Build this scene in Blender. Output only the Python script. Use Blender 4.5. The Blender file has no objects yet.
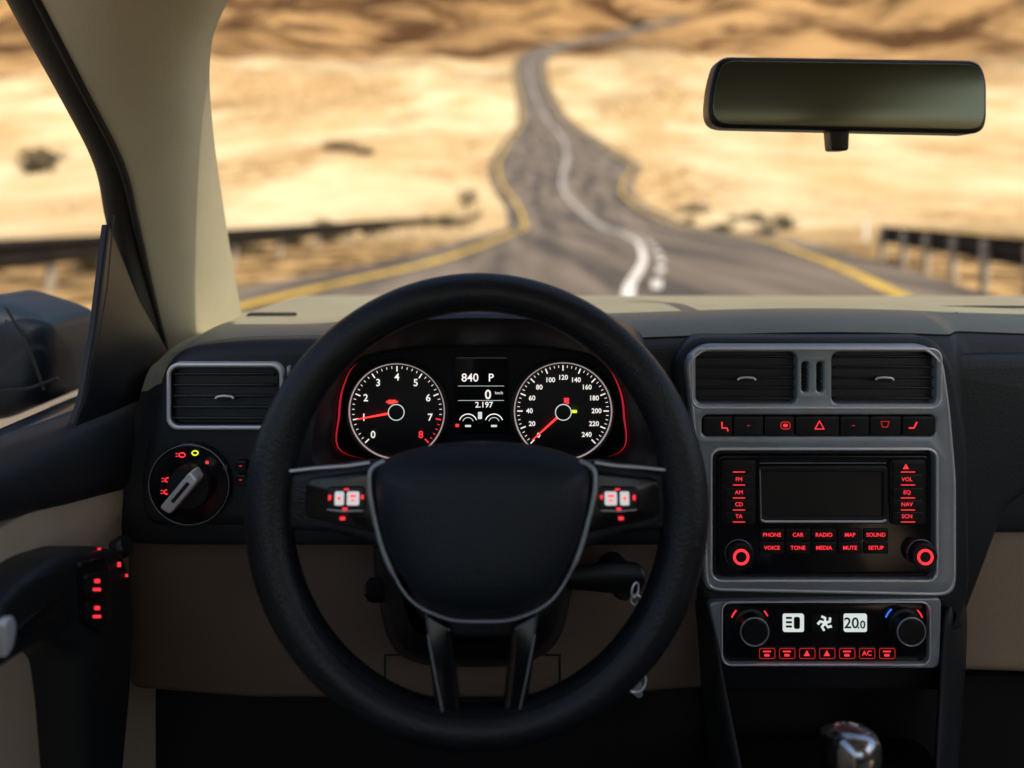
import bpy, bmesh, math, random
from mathutils import Vector, Matrix, noise
from mathutils.geometry import tessellate_polygon
random.seed(4)
sc = bpy.context.scene
sc.view_settings.view_transform = 'Standard'
sc.view_settings.look = 'None'
sc.view_settings.exposure = 0
COL = sc.collection

# ------------------------------------------------------------------ materials
def mat(name, col, rough=.5, metal=0, bump=0, bscale=900, emit=None, es=1.0, var=0, vscale=6, spec=.5, coat=0):
    m = bpy.data.materials.new(name); m.use_nodes = True
    nt = m.node_tree; N = nt.nodes; L = nt.links
    p = N['Principled BSDF']
    p.inputs['Base Color'].default_value = (*col, 1)
    p.inputs['Roughness'].default_value = rough
    p.inputs['Metallic'].default_value = metal
    p.inputs['Specular IOR Level'].default_value = spec
    p.inputs['Coat Weight'].default_value = coat
    tc = N.new('ShaderNodeTexCoord')
    if emit:
        p.inputs['Emission Color'].default_value = (*emit, 1)
        p.inputs['Emission Strength'].default_value = es
    if var:
        n = N.new('ShaderNodeTexNoise'); n.inputs['Scale'].default_value = vscale
        n.inputs['Detail'].default_value = 6
        L.new(tc.outputs['Object'], n.inputs['Vector'])
        r = N.new('ShaderNodeValToRGB')
        r.color_ramp.elements[0].position = .35; r.color_ramp.elements[1].position = .68
        r.color_ramp.elements[0].color = (*[c*(1-var) for c in col], 1)
        r.color_ramp.elements[1].color = (*[min(1, c*(1+var)) for c in col], 1)
        L.new(n.outputs['Fac'], r.inputs['Fac']); L.new(r.outputs['Color'], p.inputs['Base Color'])
        mr = N.new('ShaderNodeMapRange'); mr.inputs['To Min'].default_value = max(0, rough-.07); mr.inputs['To Max'].default_value = min(1, rough+.07)
        L.new(n.outputs['Fac'], mr.inputs['Value']); L.new(mr.outputs['Result'], p.inputs['Roughness'])
    if bump:
        n2 = N.new('ShaderNodeTexNoise'); n2.inputs['Scale'].default_value = bscale; n2.inputs['Detail'].default_value = 2
        L.new(tc.outputs['Object'], n2.inputs['Vector'])
        b = N.new('ShaderNodeBump'); b.inputs['Strength'].default_value = bump; b.inputs['Distance'].default_value = .0006
        L.new(n2.outputs['Fac'], b.inputs['Height']); L.new(b.outputs['Normal'], p.inputs['Normal'])
    return m

M_dash = mat('dash_soft_plastic', (.020, .024, .027), .48, bump=.8, bscale=650, var=.15, vscale=9)
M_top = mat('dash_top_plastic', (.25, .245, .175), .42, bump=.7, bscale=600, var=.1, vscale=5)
M_blk = mat('black_plastic', (.012, .013, .015), .38, bump=.2, bscale=900, var=.2)
M_gloss = mat('piano_black', (.008, .009, .011), .14, var=.1)
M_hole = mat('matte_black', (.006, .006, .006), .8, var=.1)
M_leather = mat('wheel_leather', (.012, .015, .019), .40, bump=1.0, bscale=400, var=.18, vscale=20)
M_hub = mat('airbag_cover', (.013, .019, .027), .48, bump=1.0, bscale=600, var=.14, vscale=12)
M_beige = mat('beige_trim', (.40, .30, .20), .6, bump=.5, bscale=500, var=.08)
M_beigedoor = mat('lit_beige_door_fabric', (.74, .57, .38), .7, bump=.8, bscale=320, var=.08)  # beige trim lightened in colour to make up for weak light on the door
M_knee = mat('shaded_beige_knee_plastic', (.17, .115, .078), .6, bump=.6, bscale=500, var=.12)  # beige trim darkened; the shade below the dash is in the colour
M_pillar = mat('pillar_trim', (.66, .59, .39), .75, bump=.6, bscale=400, var=.06)
M_silver = mat('satin_silver', (.44, .50, .53), .36, metal=.45, bump=.12, var=.07, vscale=25)
M_chrome = mat('chrome_trim', (.97, .98, 1.0), .25, metal=.35, var=.03)
M_rubber = mat('window_rubber', (.02, .019, .015), .6, var=.15)
M_red = mat('red_backlight', (.25, .01, .01), .5, emit=(1, .035, .05), es=1.3)
M_reddim = mat('red_backlight_dim', (.2, .01, .01), .5, emit=(1, .03, .03), es=.5)
M_redglow = mat('added_red_hood_glow', (.1, .01, .01), .5, emit=(1, .03, .07), es=.42)  # emission imitating red light on the cluster hood, not a lamp of the car
M_white = mat('white_backlight', (.3, .3, .3), .5, emit=(1, .93, .86), es=.95)
M_whitesoft = mat('grey_backlit_key', (.4, .4, .4), .5, emit=(.95, .9, .9), es=.6)
M_lcd = mat('lcd_segment', (.3, .3, .3), .5, emit=(.85, .95, .9), es=.75)
M_yel = mat('yellow_indicator', (.3, .3, 0), .5, emit=(.75, .85, .05), es=1.1)
M_needle = mat('needle_red', (.6, .02, .01), .5, emit=(1, .04, .03), es=1.8)
M_mirror = mat('mirror_glass', (.19, .22, .17), .22, metal=.9, var=.03)
M_headliner = mat('headliner', (.38, .35, .28), .9, var=.05)
M_carbody = mat('car_paint', (.03, .04, .05), .3, var=.05, coat=.6)
M_mirrorbody = mat('mirror_body_blue', (.008, .016, .024), .42, var=.3, vscale=18)
M_steel = mat('shaded_weathered_steel', (.018, .015, .012), .7, metal=.0, var=.3, vscale=3, spec=.2)  # near-black base puts the rail's backlit shade into the colour
M_postm = mat('rail_post', (.42, .36, .27), .8, var=.3, vscale=5)
M_yline = mat('yellow_paint', (.62, .40, .06), .7, var=.35, vscale=1.3)
M_wline = mat('white_paint', (.74, .70, .64), .7, var=.25, vscale=1.3)
M_shrub = mat('shrub_foliage', (.05, .036, .016), .9, var=.5, vscale=3)

# ------------------------------------------------------------------ helpers
def E(name, loc=(0, 0, 0), rot=(0, 0, 0)):
    e = bpy.data.objects.new(name, None); e.location = loc; e.rotation_euler = rot
    e.empty_display_size = .05
    COL.objects.link(e); return e

def put(name, me, m=None, parent=None, local=False, smooth=True, ang=38):
    o = bpy.data.objects.new(name, me); COL.objects.link(o)
    if m: me.materials.clear(); me.materials.append(m)
    if smooth:
        for p in me.polygons: p.use_smooth = True
        me.set_sharp_from_angle(angle=math.radians(ang))
    if parent:
        o.parent = parent
        if not local:
            o.matrix_parent_inverse = (Matrix.Translation(parent.location) @ parent.rotation_euler.to_matrix().to_4x4()).inverted()
    return o

def from_data(name, verts, faces, m, parent=None, local=False, ang=38, weld=False):
    me = bpy.data.meshes.new(name); me.from_pydata([tuple(v) for v in verts], [], faces); me.update()
    bm = bmesh.new(); bm.from_mesh(me)
    if weld: bmesh.ops.remove_doubles(bm, verts=bm.verts, dist=1e-5)
    bmesh.ops.recalc_face_normals(bm, faces=bm.faces); bm.to_mesh(me); bm.free()
    return put(name, me, m, parent, local, True, ang)

def slab(name, loops, y, thick, m, parent=None, b=.001, seg=3, local=False):
    """flat part facing -Y, drawn in x/z metres; first loop outline, others holes; rounded front edge"""
    L2 = []
    for i, l in enumerate(loops):
        a = sum(l[j][0]*l[(j+1) % len(l)][1]-l[(j+1) % len(l)][0]*l[j][1] for j in range(len(l)))
        if (a > 0) != (i == 0): l = l[::-1]
        L2.append(l)
    def inset(l, d):
        out = []; n = len(l)
        for j in range(n):
            p0, p1, p2 = Vector(l[j-1]), Vector(l[j]), Vector(l[(j+1) % n])
            e1 = (p1-p0); e2 = (p2-p1)
            if e1.length < 1e-9: e1 = e2
            if e2.length < 1e-9: e2 = e1
            e1 = e1.normalized(); e2 = e2.normalized()
            n1 = Vector((-e1.y, e1.x)); n2 = Vector((-e2.y, e2.x)); nn = n1+n2
            if nn.length < 1e-6: nn = n1
            nn.normalize(); c = max(.5, nn.dot(n1))
            out.append(p1+nn*(d/c))
        return out
    rings = [(0, y+thick), (0, y+b)]
    if b > 0:
        for s in range(1, seg+1):
            a = math.pi/2*s/seg
            rings.append((b*(1-math.cos(a)), y+b*(1-math.sin(a))))
    V = []; F = []; last = []
    for l in L2:
        n = len(l); base0 = None
        for ri, (d, yy) in enumerate(rings):
            base = len(V)
            pts = inset(l, d) if d else [Vector(p) for p in l]
            for p in pts: V.append((p.x, yy, p.y))
            if ri:
                for j in range(n):
                    F.append((base0+j, base0+(j+1) % n, base+(j+1) % n, base+j))
            base0 = base
        last.append((base0, pts))
    idx = []; poly = []
    for base, pts in last:
        poly.append([Vector((p.x, p.y, 0)) for p in pts]); idx += [base+j for j in range(len(pts))]
    for t in tessellate_polygon(poly): F.append(tuple(idx[k] for k in t))
    return from_data(name, V, F, m, parent, local)

def rr(u0, v0, u1, v1, r, n=5):
    out = []
    for cx, cy, a0 in ((u1-r, v1-r, 0), (u0+r, v1-r, 90), (u0+r, v0+r, 180), (u1-r, v0+r, 270)):
        for i in range(n+1):
            a = math.radians(a0+90*i/n); out.append((cx+r*math.cos(a), cy+r*math.sin(a)))
    return out

def rc(pts, r, n=5):
    out = []; k = len(pts)
    for i in range(k):
        p0, p1, p2 = Vector(pts[i-1]), Vector(pts[i]), Vector(pts[(i+1) % k])
        a = p0-p1; c = p2-p1
        ra = min(r, a.length*.45); rb = min(r, c.length*.45)
        s = p1+a.normalized()*ra; e = p1+c.normalized()*rb
        for j in range(n+1):
            t = j/n; q = s*(1-t)**2+p1*2*t*(1-t)+e*t*t
            out.append((q.x, q.y))
    return out

def cat(pts, n=6, closed=False):
    out = []; k = len(pts); P = [Vector(p) for p in pts]
    for i in range(k if closed else k-1):
        if closed: a, b, c, d = P[i-1], P[i], P[(i+1) % k], P[(i+2) % k]
        else: a, b, c, d = P[max(0, i-1)], P[i], P[i+1], P[min(k-1, i+2)]
        for j in range(n):
            t = j/n
            out.append(.5*((2*b)+(c-a)*t+(2*a-5*b+4*c-d)*t*t+(3*b-a-3*c+d)*t**3))
    if not closed: out.append(P[-1])
    return out

# dashboard drawing: millimetres on the facia datum plane y=0.80 (u right, v down)
EYE = 1.2
def D(u, v, y=.80):
    k = y/.8
    return ((u-512)*k/1000, EYE-(v-210)*k/1000)
def D3(u, v, y=.80):
    a = D(u, v, y); return Vector((a[0], y, a[1]))
def dslab(name, loops, y, thick, m, parent=None, b=.001, seg=3):
    return slab(name, [[D(p[0], p[1], y) for p in l] for l in loops], y, thick, m, parent, b, seg)

def tube(name, pts, r, m, parent=None, closed=False, local=False, res=3, radii=None):
    cu = bpy.data.curves.new(name, 'CURVE'); cu.dimensions = '3D'; cu.bevel_depth = r; cu.bevel_resolution = res
    cu.use_fill_caps = True
    s = cu.splines.new('POLY'); s.points.add(len(pts)-1); s.use_cyclic_u = closed
    for i, p in enumerate(pts):
        s.points[i].co = (*p, 1)
        if radii: s.points[i].radius = radii[i]
    o = bpy.data.objects.new(name+'_c', cu); COL.objects.link(o)
    dg = bpy.context.evaluated_depsgraph_get()
    me = bpy.data.meshes.new_from_object(o.evaluated_get(dg)); bpy.data.objects.remove(o)
    return put(name, me, m, parent, local)

def txt(s, loc, size, m, parent=None, local=False, align='CENTER', bold=0):
    cu = bpy.data.curves.new('label', 'FONT'); cu.body = s; cu.size = size; cu.align_x = align; cu.align_y = 'CENTER'
    cu.extrude = .0001; cu.offset = bold; cu.resolution_u = 3
    o = bpy.data.objects.new('label_c', cu); COL.objects.link(o)
    dg = bpy.context.evaluated_depsgraph_get()
    me = bpy.data.meshes.new_from_object(o.evaluated_get(dg)); bpy.data.objects.remove(o)
    me.transform(Matrix.Translation(loc) @ Matrix.Rotation(math.pi/2, 4, 'X'))
    return put('label_'+''.join(c for c in s.lower() if c.isalnum()), me, m, parent, local, smooth=False)
def dtxt(s, u, v, size, m, y, parent, **k):
    return txt(s, D3(u, v, y), size/1000, m, parent, **k)

def lathe(name, prof, c, axis, m, parent=None, n=36, local=False):
    """prof: (radius, height along axis)"""
    ax = Vector(axis).normalized(); q = Vector((0, 0, 1)).rotation_difference(ax); c = Vector(c)
    V = []; F = []
    for r, h in prof:
        for i in range(n):
            a = 2*math.pi*i/n; V.append(c+q @ Vector((r*math.cos(a), r*math.sin(a), h)))
    for k in range(len(prof)-1):
        for i in range(n):
            F.append((k*n+i, k*n+(i+1) % n, (k+1)*n+(i+1) % n, (k+1)*n+i))
    F.append(tuple((len(prof)-1)*n+i for i in range(n)))
    return from_data(name, V, F, m, parent, local)

def grid(name, rows, m, parent=None, closed=False, local=False, sub=0, thick=0, ang=50):
    n = len(rows[0]); V = [v for r in rows for v in r]; F = []
    for i in range(len(rows)-1):
        for j in range(n if closed else n-1):
            F.append((i*n+j, i*n+(j+1) % n, (i+1)*n+(j+1) % n, (i+1)*n+j))
    o = from_data(name, V, F, m, parent, local, ang)
    if sub:
        md = o.modifiers.new('s', 'SUBSURF'); md.levels = sub; md.render_levels = sub
    if thick:
        md = o.modifiers.new('t', 'SOLIDIFY'); md.thickness = thick; md.offset = 0
    return o

def puff(name, loop, y, h, m, parent=None, local=False, nr=9, p=2.5, back=.012):
    cx = sum(a[0] for a in loop)/len(loop); cz = sum(a[1] for a in loop)/len(loop)
    V = []; F = []; n = len(loop)
    prof = [(1, y+back)]+[(s, y-h*(1-s**p)**(.6)) for s in [math.cos(math.pi/2*i/nr) for i in range(nr)]]
    for s, yy in prof:
        for a in loop: V.append((cx+(a[0]-cx)*s, yy, cz+(a[1]-cz)*s))
    for k in range(len(prof)-1):
        for j in range(n): F.append((k*n+j, k*n+(j+1) % n, (k+1)*n+(j+1) % n, (k+1)*n+j))
    V.append((cx, y-h, cz)); b = (len(prof)-1)*n
    for j in range(n): F.append((b+j, b+(j+1) % n, len(V)-1))
    return from_data(name, V, F, m, parent, local, 60)

def box(name, x0, x1, y0, y1, z0, z1, m, parent=None, b=.003, rot=None):
    bm = bmesh.new(); bmesh.ops.create_cube(bm, size=1)
    for v in bm.verts: v.co = Vector((v.co.x*(x1-x0), v.co.y*(y1-y0), v.co.z*(z1-z0)))
    if b: bmesh.ops.bevel(bm, geom=bm.edges[:], offset=b, segments=3, affect='EDGES', profile=.5)
    if rot: bmesh.ops.rotate(bm, verts=bm.verts, cent=(0, 0, 0), matrix=rot)
    bmesh.ops.translate(bm, verts=bm.verts, vec=((x0+x1)/2, (y0+y1)/2, (z0+z1)/2))
    me = bpy.data.meshes.new(name); bm.to_mesh(me); bm.free()
    return put(name, me, m, parent)

def sstep(x, a, b):
    t = min(1, max(0, (x-a)/(b-a))); return t*t*(3-2*t)

# ================================================================== LANDSCAPE
HT = [(-60, 0), (0, 0), (40, 0), (60, 0), (80, 1.6), (90, 3.1), (100, 4.9), (110, 6.8), (135, 11.3), (185, 22), (220, 31.4), (340, 65),
      (420, 88), (500, 109), (600, 138), (800, 211), (1300, 440), (2000, 700), (3500, 900)]
def interp(T, y, k=1):
    if y <= T[0][0]: return T[0][k]
    for i in range(len(T)-1):
        if y <= T[i+1][0]:
            x0, x1 = T[i][0], T[i+1][0]; t = (y-x0)/(x1-x0)
            def sl(j):
                j0 = max(0, j-1); j1 = min(len(T)-1, j+1); return (T[j1][k]-T[j0][k])/(T[j1][0]-T[j0][0])
            m0, m1 = sl(i)*(x1-x0), sl(i+1)*(x1-x0); p0, p1 = T[i][k], T[i+1][k]
            return (2*t**3-3*t*t+1)*p0+(t**3-2*t*t+t)*m0+(-2*t**3+3*t*t)*p1+(t**3-t*t)*m1
    return T[-1][k]
# y, left yellow line x, right yellow line x, centre line x
RT = [(-60, -9, 0.5, -4), (0, -4.6, 3.0, -.6), (6, -3.9, 4.2, .8), (10, -3.3, 5.1, 1.45), (12.3, -2.9, 5.7, 1.8), (17.5, -1.9, 7.0, 2.85), (23, -1.3, 8.2, 3.75), (32, -.6, 10.0, 4.9), (48, .5, 11.8, 6.0),
      (60, 1.0, 12.6, 6.5), (80, .6, 12.4, 6.3), (90, -.4, 12.4, 5.9), (100, -1.4, 14.0, 6.2), (115, -2.0, 17.2, 7.6), (135, -1.2, 16.4, 9.2), (160, .8, 14.8, 9.4), (185, 2.6, 12.6, 8.0),
      (220, 2.4, 11.4, 6.8), (270, 1.6, 11.2, 6.2), (330, 2.0, 13.5, 7.4), (370, 6, 20, 13), (420, 20, 36, 28), (500, 50, 68, 59), (600, 90, 106, 98), (680, 140, 156, 148)]
def gz(x, y):
    h = interp(HT, y)
    l = interp(RT, min(y, 680), 1)-2.4; r = interp(RT, min(y, 680), 2)+2.4
    d = max(l-x, x-r, 0)
    mk = sstep(d, .5, 6+y*.1)
    far = sstep(y, 60, 500); vf = sstep(y, 420, 900)
    n = noise.noise(Vector((x*.012, y*.012, 0)))*(1.0+22*far)+noise.noise(Vector((x*.05, y*.05, 3)))*(.35+5*far)+noise.noise(Vector((x*.2, y*.2, 7)))*(.18+.8*far)
    n += (1-abs(noise.noise(Vector((x*.006+5, y*.006, 1))))*2.2)*60*vf + (1-abs(noise.noise(Vector((x*.02+5, y*.016, 4))))*2.2)*16*vf
    return h+mk*n
ys = [-60+3*i for i in range(20)]+[i*1.5 for i in range(60)]
y = 90.
while y < 3400: ys.append(y); y *= 1.018
xs_s = [(i/85.) for i in range(-85, 86)]
rows = []
for yy in ys:
    row = []
    hw = 60+abs(yy)*1.3
    c = interp(RT, min(yy, 680), 3)
    for s in xs_s:
        x = c+math.copysign(abs(s)**2.0, s)*hw if s else c
        row.append(Vector((x, yy, gz(x, yy)-.05-.0006*max(0, yy))))
    rows.append(row)

def ground_mat():
    m = bpy.data.materials.new('desert_sand'); m.use_nodes = True; nt = m.node_tree; N = nt.nodes; L = nt.links
    p = N['Principled BSDF']; p.inputs['Roughness'].default_value = .95; p.inputs['Specular IOR Level'].default_value = .1
    tc = N.new('ShaderNodeTexCoord'); sep = N.new('ShaderNodeSeparateXYZ'); L.new(tc.outputs['Object'], sep.inputs[0])
    def nz(scale, sx=1, sy=1, det=6, w=0):
        mp = N.new('ShaderNodeMapping'); mp.inputs['Scale'].default_value = (sx, sy, 1); mp.inputs['Location'].default_value = (w, w, 0)
        L.new(tc.outputs['Object'], mp.inputs['Vector'])
        n = N.new('ShaderNodeTexNoise'); n.inputs['Scale'].default_value = scale; n.inputs['Detail'].default_value = det; n.inputs['Roughness'].default_value = .6
        L.new(mp.outputs[0], n.inputs['Vector']); return n.outputs['Fac']
    def ramp(f, a, b, c0, c1):
        r = N.new('ShaderNodeValToRGB'); e = r.color_ramp.elements
        e[0].position = a; e[1].position = b; e[0].color = (*c0, 1); e[1].color = (*c1, 1); L.new(f, r.inputs['Fac']); return r.outputs['Color']
    def mix(f, a, b):
        x = N.new('ShaderNodeMix'); x.data_type = 'RGBA'
        if isinstance(f, float): x.inputs[0].default_value = f
        else: L.new(f, x.inputs[0])
        L.new(a, x.inputs[6]); L.new(b, x.inputs[7]); return x.outputs[2]
    def mth(op, a, b):
        x = N.new('ShaderNodeMath'); x.operation = op
        for i, v in enumerate((a, b)):
            if isinstance(v, (int, float)): x.inputs[i].default_value = v
            else: L.new(v, x.inputs[i])
        return x.outputs[0]
    def mr(f, a, b):
        x = N.new('ShaderNodeMapRange'); x.interpolation_type = 'SMOOTHSTEP'; x.inputs[1].default_value = a; x.inputs[2].default_value = b; L.new(f, x.inputs[0]); return x.outputs[0]
    sand = ramp(nz(.06, 1, .6), .38, .62, (.52, .36, .17), (.72, .58, .36))
    grit = ramp(nz(.5, 1, 1, 8, 4), .40, .60, (.28, .15, .05), (.64, .46, .24))
    sand = mix(mr(nz(.02, 1, .5, 4, 9), .46, .60), sand, grit)
    near = ramp(nz(1.2, 1, .5, 8, 2), .42, .60, (.07, .04, .018), (.52, .33, .14))
    yn = mth('ADD', sep.outputs[1], mth('MULTIPLY', mth('SUBTRACT', nz(.03, 1, 1, 4, 5), .5), 60))
    base = mix(mr(yn, 25, 55), near, sand)
    rock = ramp(nz(.016, .6, 1.6, 10, 3), .42, .58, (.075, .036, .014), (.42, .25, .105))
    yf = mth('ADD', sep.outputs[1], mth('MULTIPLY', mth('SUBTRACT', nz(.006, 1, 1, 5, 8), .5), 520))
    base = mix(mr(yf, 230, 370), base, rock)
    L.new(base, p.inputs['Base Color'])
    b = N.new('ShaderNodeBump'); b.inputs['Strength'].default_value = .6; b.inputs['Distance'].default_value = .3
    L.new(nz(.8, 1, 1, 8), b.inputs['Height']); L.new(b.outputs[0], p.inputs['Normal'])
    return m
grid('ground', rows, ground_mat(), ang=80)

def asphalt():
    m = bpy.data.materials.new('asphalt'); m.use_nodes = True; nt = m.node_tree; N = nt.nodes; L = nt.links
    p = N['Principled BSDF']; p.inputs['Roughness'].default_value = .8
    tc = N.new('ShaderNodeTexCoord')
    mp = N.new('ShaderNodeMapping'); mp.inputs['Scale'].default_value = (1, .06, 1); L.new(tc.outputs['Object'], mp.inputs['Vector'])
    n = N.new('ShaderNodeTexNoise'); n.inputs['Scale'].default_value = .9; n.inputs['Detail'].default_value = 6; L.new(mp.outputs[0], n.inputs['Vector'])
    r = N.new('ShaderNodeValToRGB'); e = r.color_ramp.elements
    e[0].position = .40; e[1].position = .60; e[0].color = (.055, .044, .036, 1); e[1].color = (.19, .15, .11, 1)
    L.new(n.outputs['Fac'], r.inputs['Fac']); L.new(r.outputs[0], p.inputs['Base Color'])
    n2 = N.new('ShaderNodeTexNoise'); n2.inputs['Scale'].default_value = 60; L.new(tc.outputs['Object'], n2.inputs['Vector'])
    b = N.new('ShaderNodeBump'); b.inputs['Strength'].default_value = .4; b.inputs['Distance'].default_value = .01
    L.new(n2.outputs['Fac'], b.inputs['Height']); L.new(b.outputs[0], p.inputs['Normal'])
    return m
road = E('road', (0, 0, 0))
rys = [q for q in ys if q < 680]
rows = []
for yy in rys:
    l = interp(RT, yy, 1)-1.3; r = interp(RT, yy, 2)+1.3
    rows.append([Vector((l+(r-l)*t/10, yy, gz(l+(r-l)*t/10, yy)+.01)) for t in range(11)])
grid('asphalt_surface', rows, asphalt(), road, ang=80)
def line(name, k, w, off, m, y0=-60, y1=680, dash=None, lift=.02):
    V = []; F = []; yy = y0; step = .75 if dash else 1.5
    while yy < y1:
        if dash is None or (yy % dash[0]) < dash[1]:
            yb = min(yy+step, y1); bs = len(V)
            for q in (yy, yb):
                c = interp(RT, q, k)+off
                V += [(c-w/2, q, gz(c, q)+lift+.0004*max(0, q)), (c+w/2, q, gz(c, q)+lift+.0004*max(0, q))]
            F.append((bs, bs+1, bs+3, bs+2))
        yy += step
    from_data(name, V, F, m, road, weld=True)
line('edge_line', 1, .30, 0, M_yline)
line('edge_line_b', 2, .26, 0, M_yline)
line('centre_line', 3, .18, 0, M_wline)
line('centre_line_dashed', 3, .16, .42, M_wline, dash=(3, 1.5), y1=200)

def guardrail(name, path, every=2.0):
    g = E(name, (path[0][0], path[0][1], 0))
    prof = [(-.02, .80), (.03, .77), (.05, .71), (.0, .65), (-.01, .61), (0, .57), (.05, .50), (.03, .44), (-.02, .41)]
    pts = cat([Vector((a, b)) for a, b in path], 12)
    rows = []
    for p in pts:
        rows.append([Vector((p.x+dx, p.y, gz(p.x, p.y)+z)) for dx, z in prof])
    grid('w_beam', rows, M_steel, g, thick=.006)
    acc = 0
    for i in range(1, len(pts)):
        acc += (pts[i]-pts[i-1]).length
        if acc >= every:
            acc = 0; p = pts[i]; z = gz(p.x, p.y)
            box('post', p.x-.12, p.x-.02, p.y-.07, p.y+.07, z-.1, z+.72, M_postm, g, b=.01)
    return g
guardrail('guardrail', [(-6.9, y) for y in (-8, 4)]+[(-6.8, 10.7), (-6.4, 17.8), (-5.9, 28), (-5.0, 40), (-3.4, 56), (-2.6, 68)], 3)
guardrail('guardrail', [(9.2, 20), (8.2, 15.5), (7.2, 11.5), (6.5, 8), (5.6, 0)][::-1], 1.7)

def shrub(x, y, w, h):
    z0 = gz(x, y)-.1; V = []; F = []
    cl = [(random.gauss(0, .3)*w, random.gauss(0, .25)*w, random.uniform(.15, .75)*h, random.uniform(.15, .32)*w) for _ in range(14)]
    for i in range(1100):
        c = random.choice(cl); d = Vector((random.gauss(0, 1), random.gauss(0, 1), random.gauss(0, 1))).normalized()*c[3]*random.uniform(.5, 1.05)
        q = Vector((x+c[0]+d.x, y+c[1]+d.y, z0+max(0, c[2]+d.z*.8)))
        a = Vector((random.gauss(0, 1), random.gauss(0, 1), random.gauss(0, 1))).normalized(); b = a.orthogonal().normalized()
        s = w*random.uniform(.025, .055); n = len(V)
        V += [q-a*s, q+b*s*.5, q+a*s, q-b*s*.5]; F.append((n, n+1, n+2, n+3))
    e = E('desert_shrub', (x, y, z0))
    from_data('foliage', V, F, M_shrub, e)
    for i in range(6):
        c = cl[i]; tube('stem', [(x, y, z0), (x+c[0]*.6, y+c[1]*.6, z0+c[2]*.6), (x+c[0], y+c[1], z0+c[2])], .02*w, M_shrub, e, res=1)
for a in [(-4.4, 76, 1.9, 2.6), (-4.9, 60, 1.6, 1.2), (17.2, 52, 2.0, 1.1), (-64, 108, 4.5, 2.5), (-70, 120, 4, 2), (-27, 124, 5, .8), (-23, 121, 3, .7),
          (13.6, 62, 1.1, .8), (20, 66, 2.2, .6), (11.8, 45, .8, .5), (94, 600, 10, 9), (-9, 40, 1.6, .9), (-8.5, 30, 1.1, .7), (-7.9, 34, 1, .6), (-8.2, 24, .8, .5), (-14, 60, 1.5, 1), (17, 75, 2.4, .6), (14.5, 55, 1.4, .6), (12, 38, .9, .4), (-10.5, 20, 1, .6), (-9.4, 26, 1.3, .6), (-7.6, 44, 1.4, .8)]:
    shrub(*a)
for px_, py_ in ((14.6, 33), (-5.6, 92), (18.5, 78)):
    e = E('delineator_post', (px_, py_, gz(px_, py_)))
    z = gz(px_, py_)
    box('post', px_-.07, px_+.07, py_-.03, py_+.03, z-.1, z+.95, M_wline, e, b=.01)
    box('reflector', px_-.04, px_+.04, py_-.036, py_-.031, z+.75, z+.85, M_gloss, e, b=0)

# ================================================================== DASHBOARD BODY
dash = E('dashboard', (.1, .85, .95))
PC = [(1.36, 1.052), (1.25, 1.066), (1.1, 1.074), (.98, 1.079), (.91, 1.080), (.868, 1.078), (.840, 1.073), (.820, 1.064), (.808, 1.050), (.804, 1.03), (.803, .99), (.803, .93), (.803, .87), (.82, .862), (.9, .86)]
PL = [(1.20, 1.045), (1.15, 1.052), (1.08, 1.056), (1.0, 1.056), (.93, 1.052), (.887, 1.043), (.865, 1.028), (.846, 1.008), (.832, .985), (.822, .965), (.812, .94), (.806, .91), (.804, .87), (.82, .862), (.9, .86)]
us = [-.392, -.385, -.375, -.362, -.35, -.34, -.325, -.30]+[-.28+.03*i for i in range(24)]+[.445, .45, .46, .47, .48]+[.5+.04*i for i in range(14)]
rowT = []; rowF = []
for x in us:
    t = 1-sstep(x, -.39, -.325); col = []
    rec = sstep(x, .445, .475)*.03
    for a, b in zip(PC, PL):
        yy = a[0]*(1-t)+b[0]*t; zz = a[1]*(1-t)+b[1]*t
        if yy < .9: yy += rec
        lift = .010*math.exp(-((x-.33)/.22)**2) if yy < 1.1 else 0
        if zz > 1.03: zz += lift
        dr = sstep(x, -.25, -.1)
        if zz > 1.03 and yy < 1.15: zz -= .010*(1-dr)
        col.append(Vector((x, yy, zz)))
    cc = cat(col, 3)
    rowT.append(cc[:22]); rowF.append(cc[21:])
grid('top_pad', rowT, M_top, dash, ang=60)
grid('facia', rowF, M_dash, dash, ang=60)
tube('pad_seam', [r[-1]+Vector((0, -.0002, 0)) for r in rowT[6:]], .0011, M_hole, dash)
dslab('lower_knee_panel', [rc([(120, 515), (705, 520), (712, 690), (560, 700), (250, 700), (128, 690)], 12)], .818, .05, M_knee, dash, b=.008)
tube('panel_seam', [D3(u, v, .817) for u, v in ((385, 690), (385, 655), (560, 655), (560, 690))], .0010, M_hole, dash)
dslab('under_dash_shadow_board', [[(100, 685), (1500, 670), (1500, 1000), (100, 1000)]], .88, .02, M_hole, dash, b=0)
dslab('passenger_facia', [rc([(900, 356), (1420, 352), (1420, 470), (1060, 478), (1010, 510), (988, 570), (966, 628), (946, 640)], 16)], .822, .06, M_dash, dash, b=.014, seg=6)
dslab('passenger_lower_panel', [rc([(930, 470), (1460, 470), (1460, 690), (1020, 675), (930, 672)], 14)], .845, .05, M_beige, dash, b=.01)
tube('airbag_seam', [Vector((x, yy, 1.0835-.0015*(x > .6))) for x, yy in ((.50, .90), (.505, .96), (.56, .965), (.8, .965), (.95, .965))], .0014, M_hole, dash)
box('defrost_slot', -.33, -.27, .992, 1.008, 1.064, 1.0715, M_hole, dash, b=.003)
dslab('centre_stack_bezel', [rc([(672, 362), (694, 338), (936, 338), (956, 366), (970, 440), (972, 590), (958, 640), (945, 606), (700, 606), (690, 500)], 14)], .792, .03, M_dash, dash, b=.008, seg=5)

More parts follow.
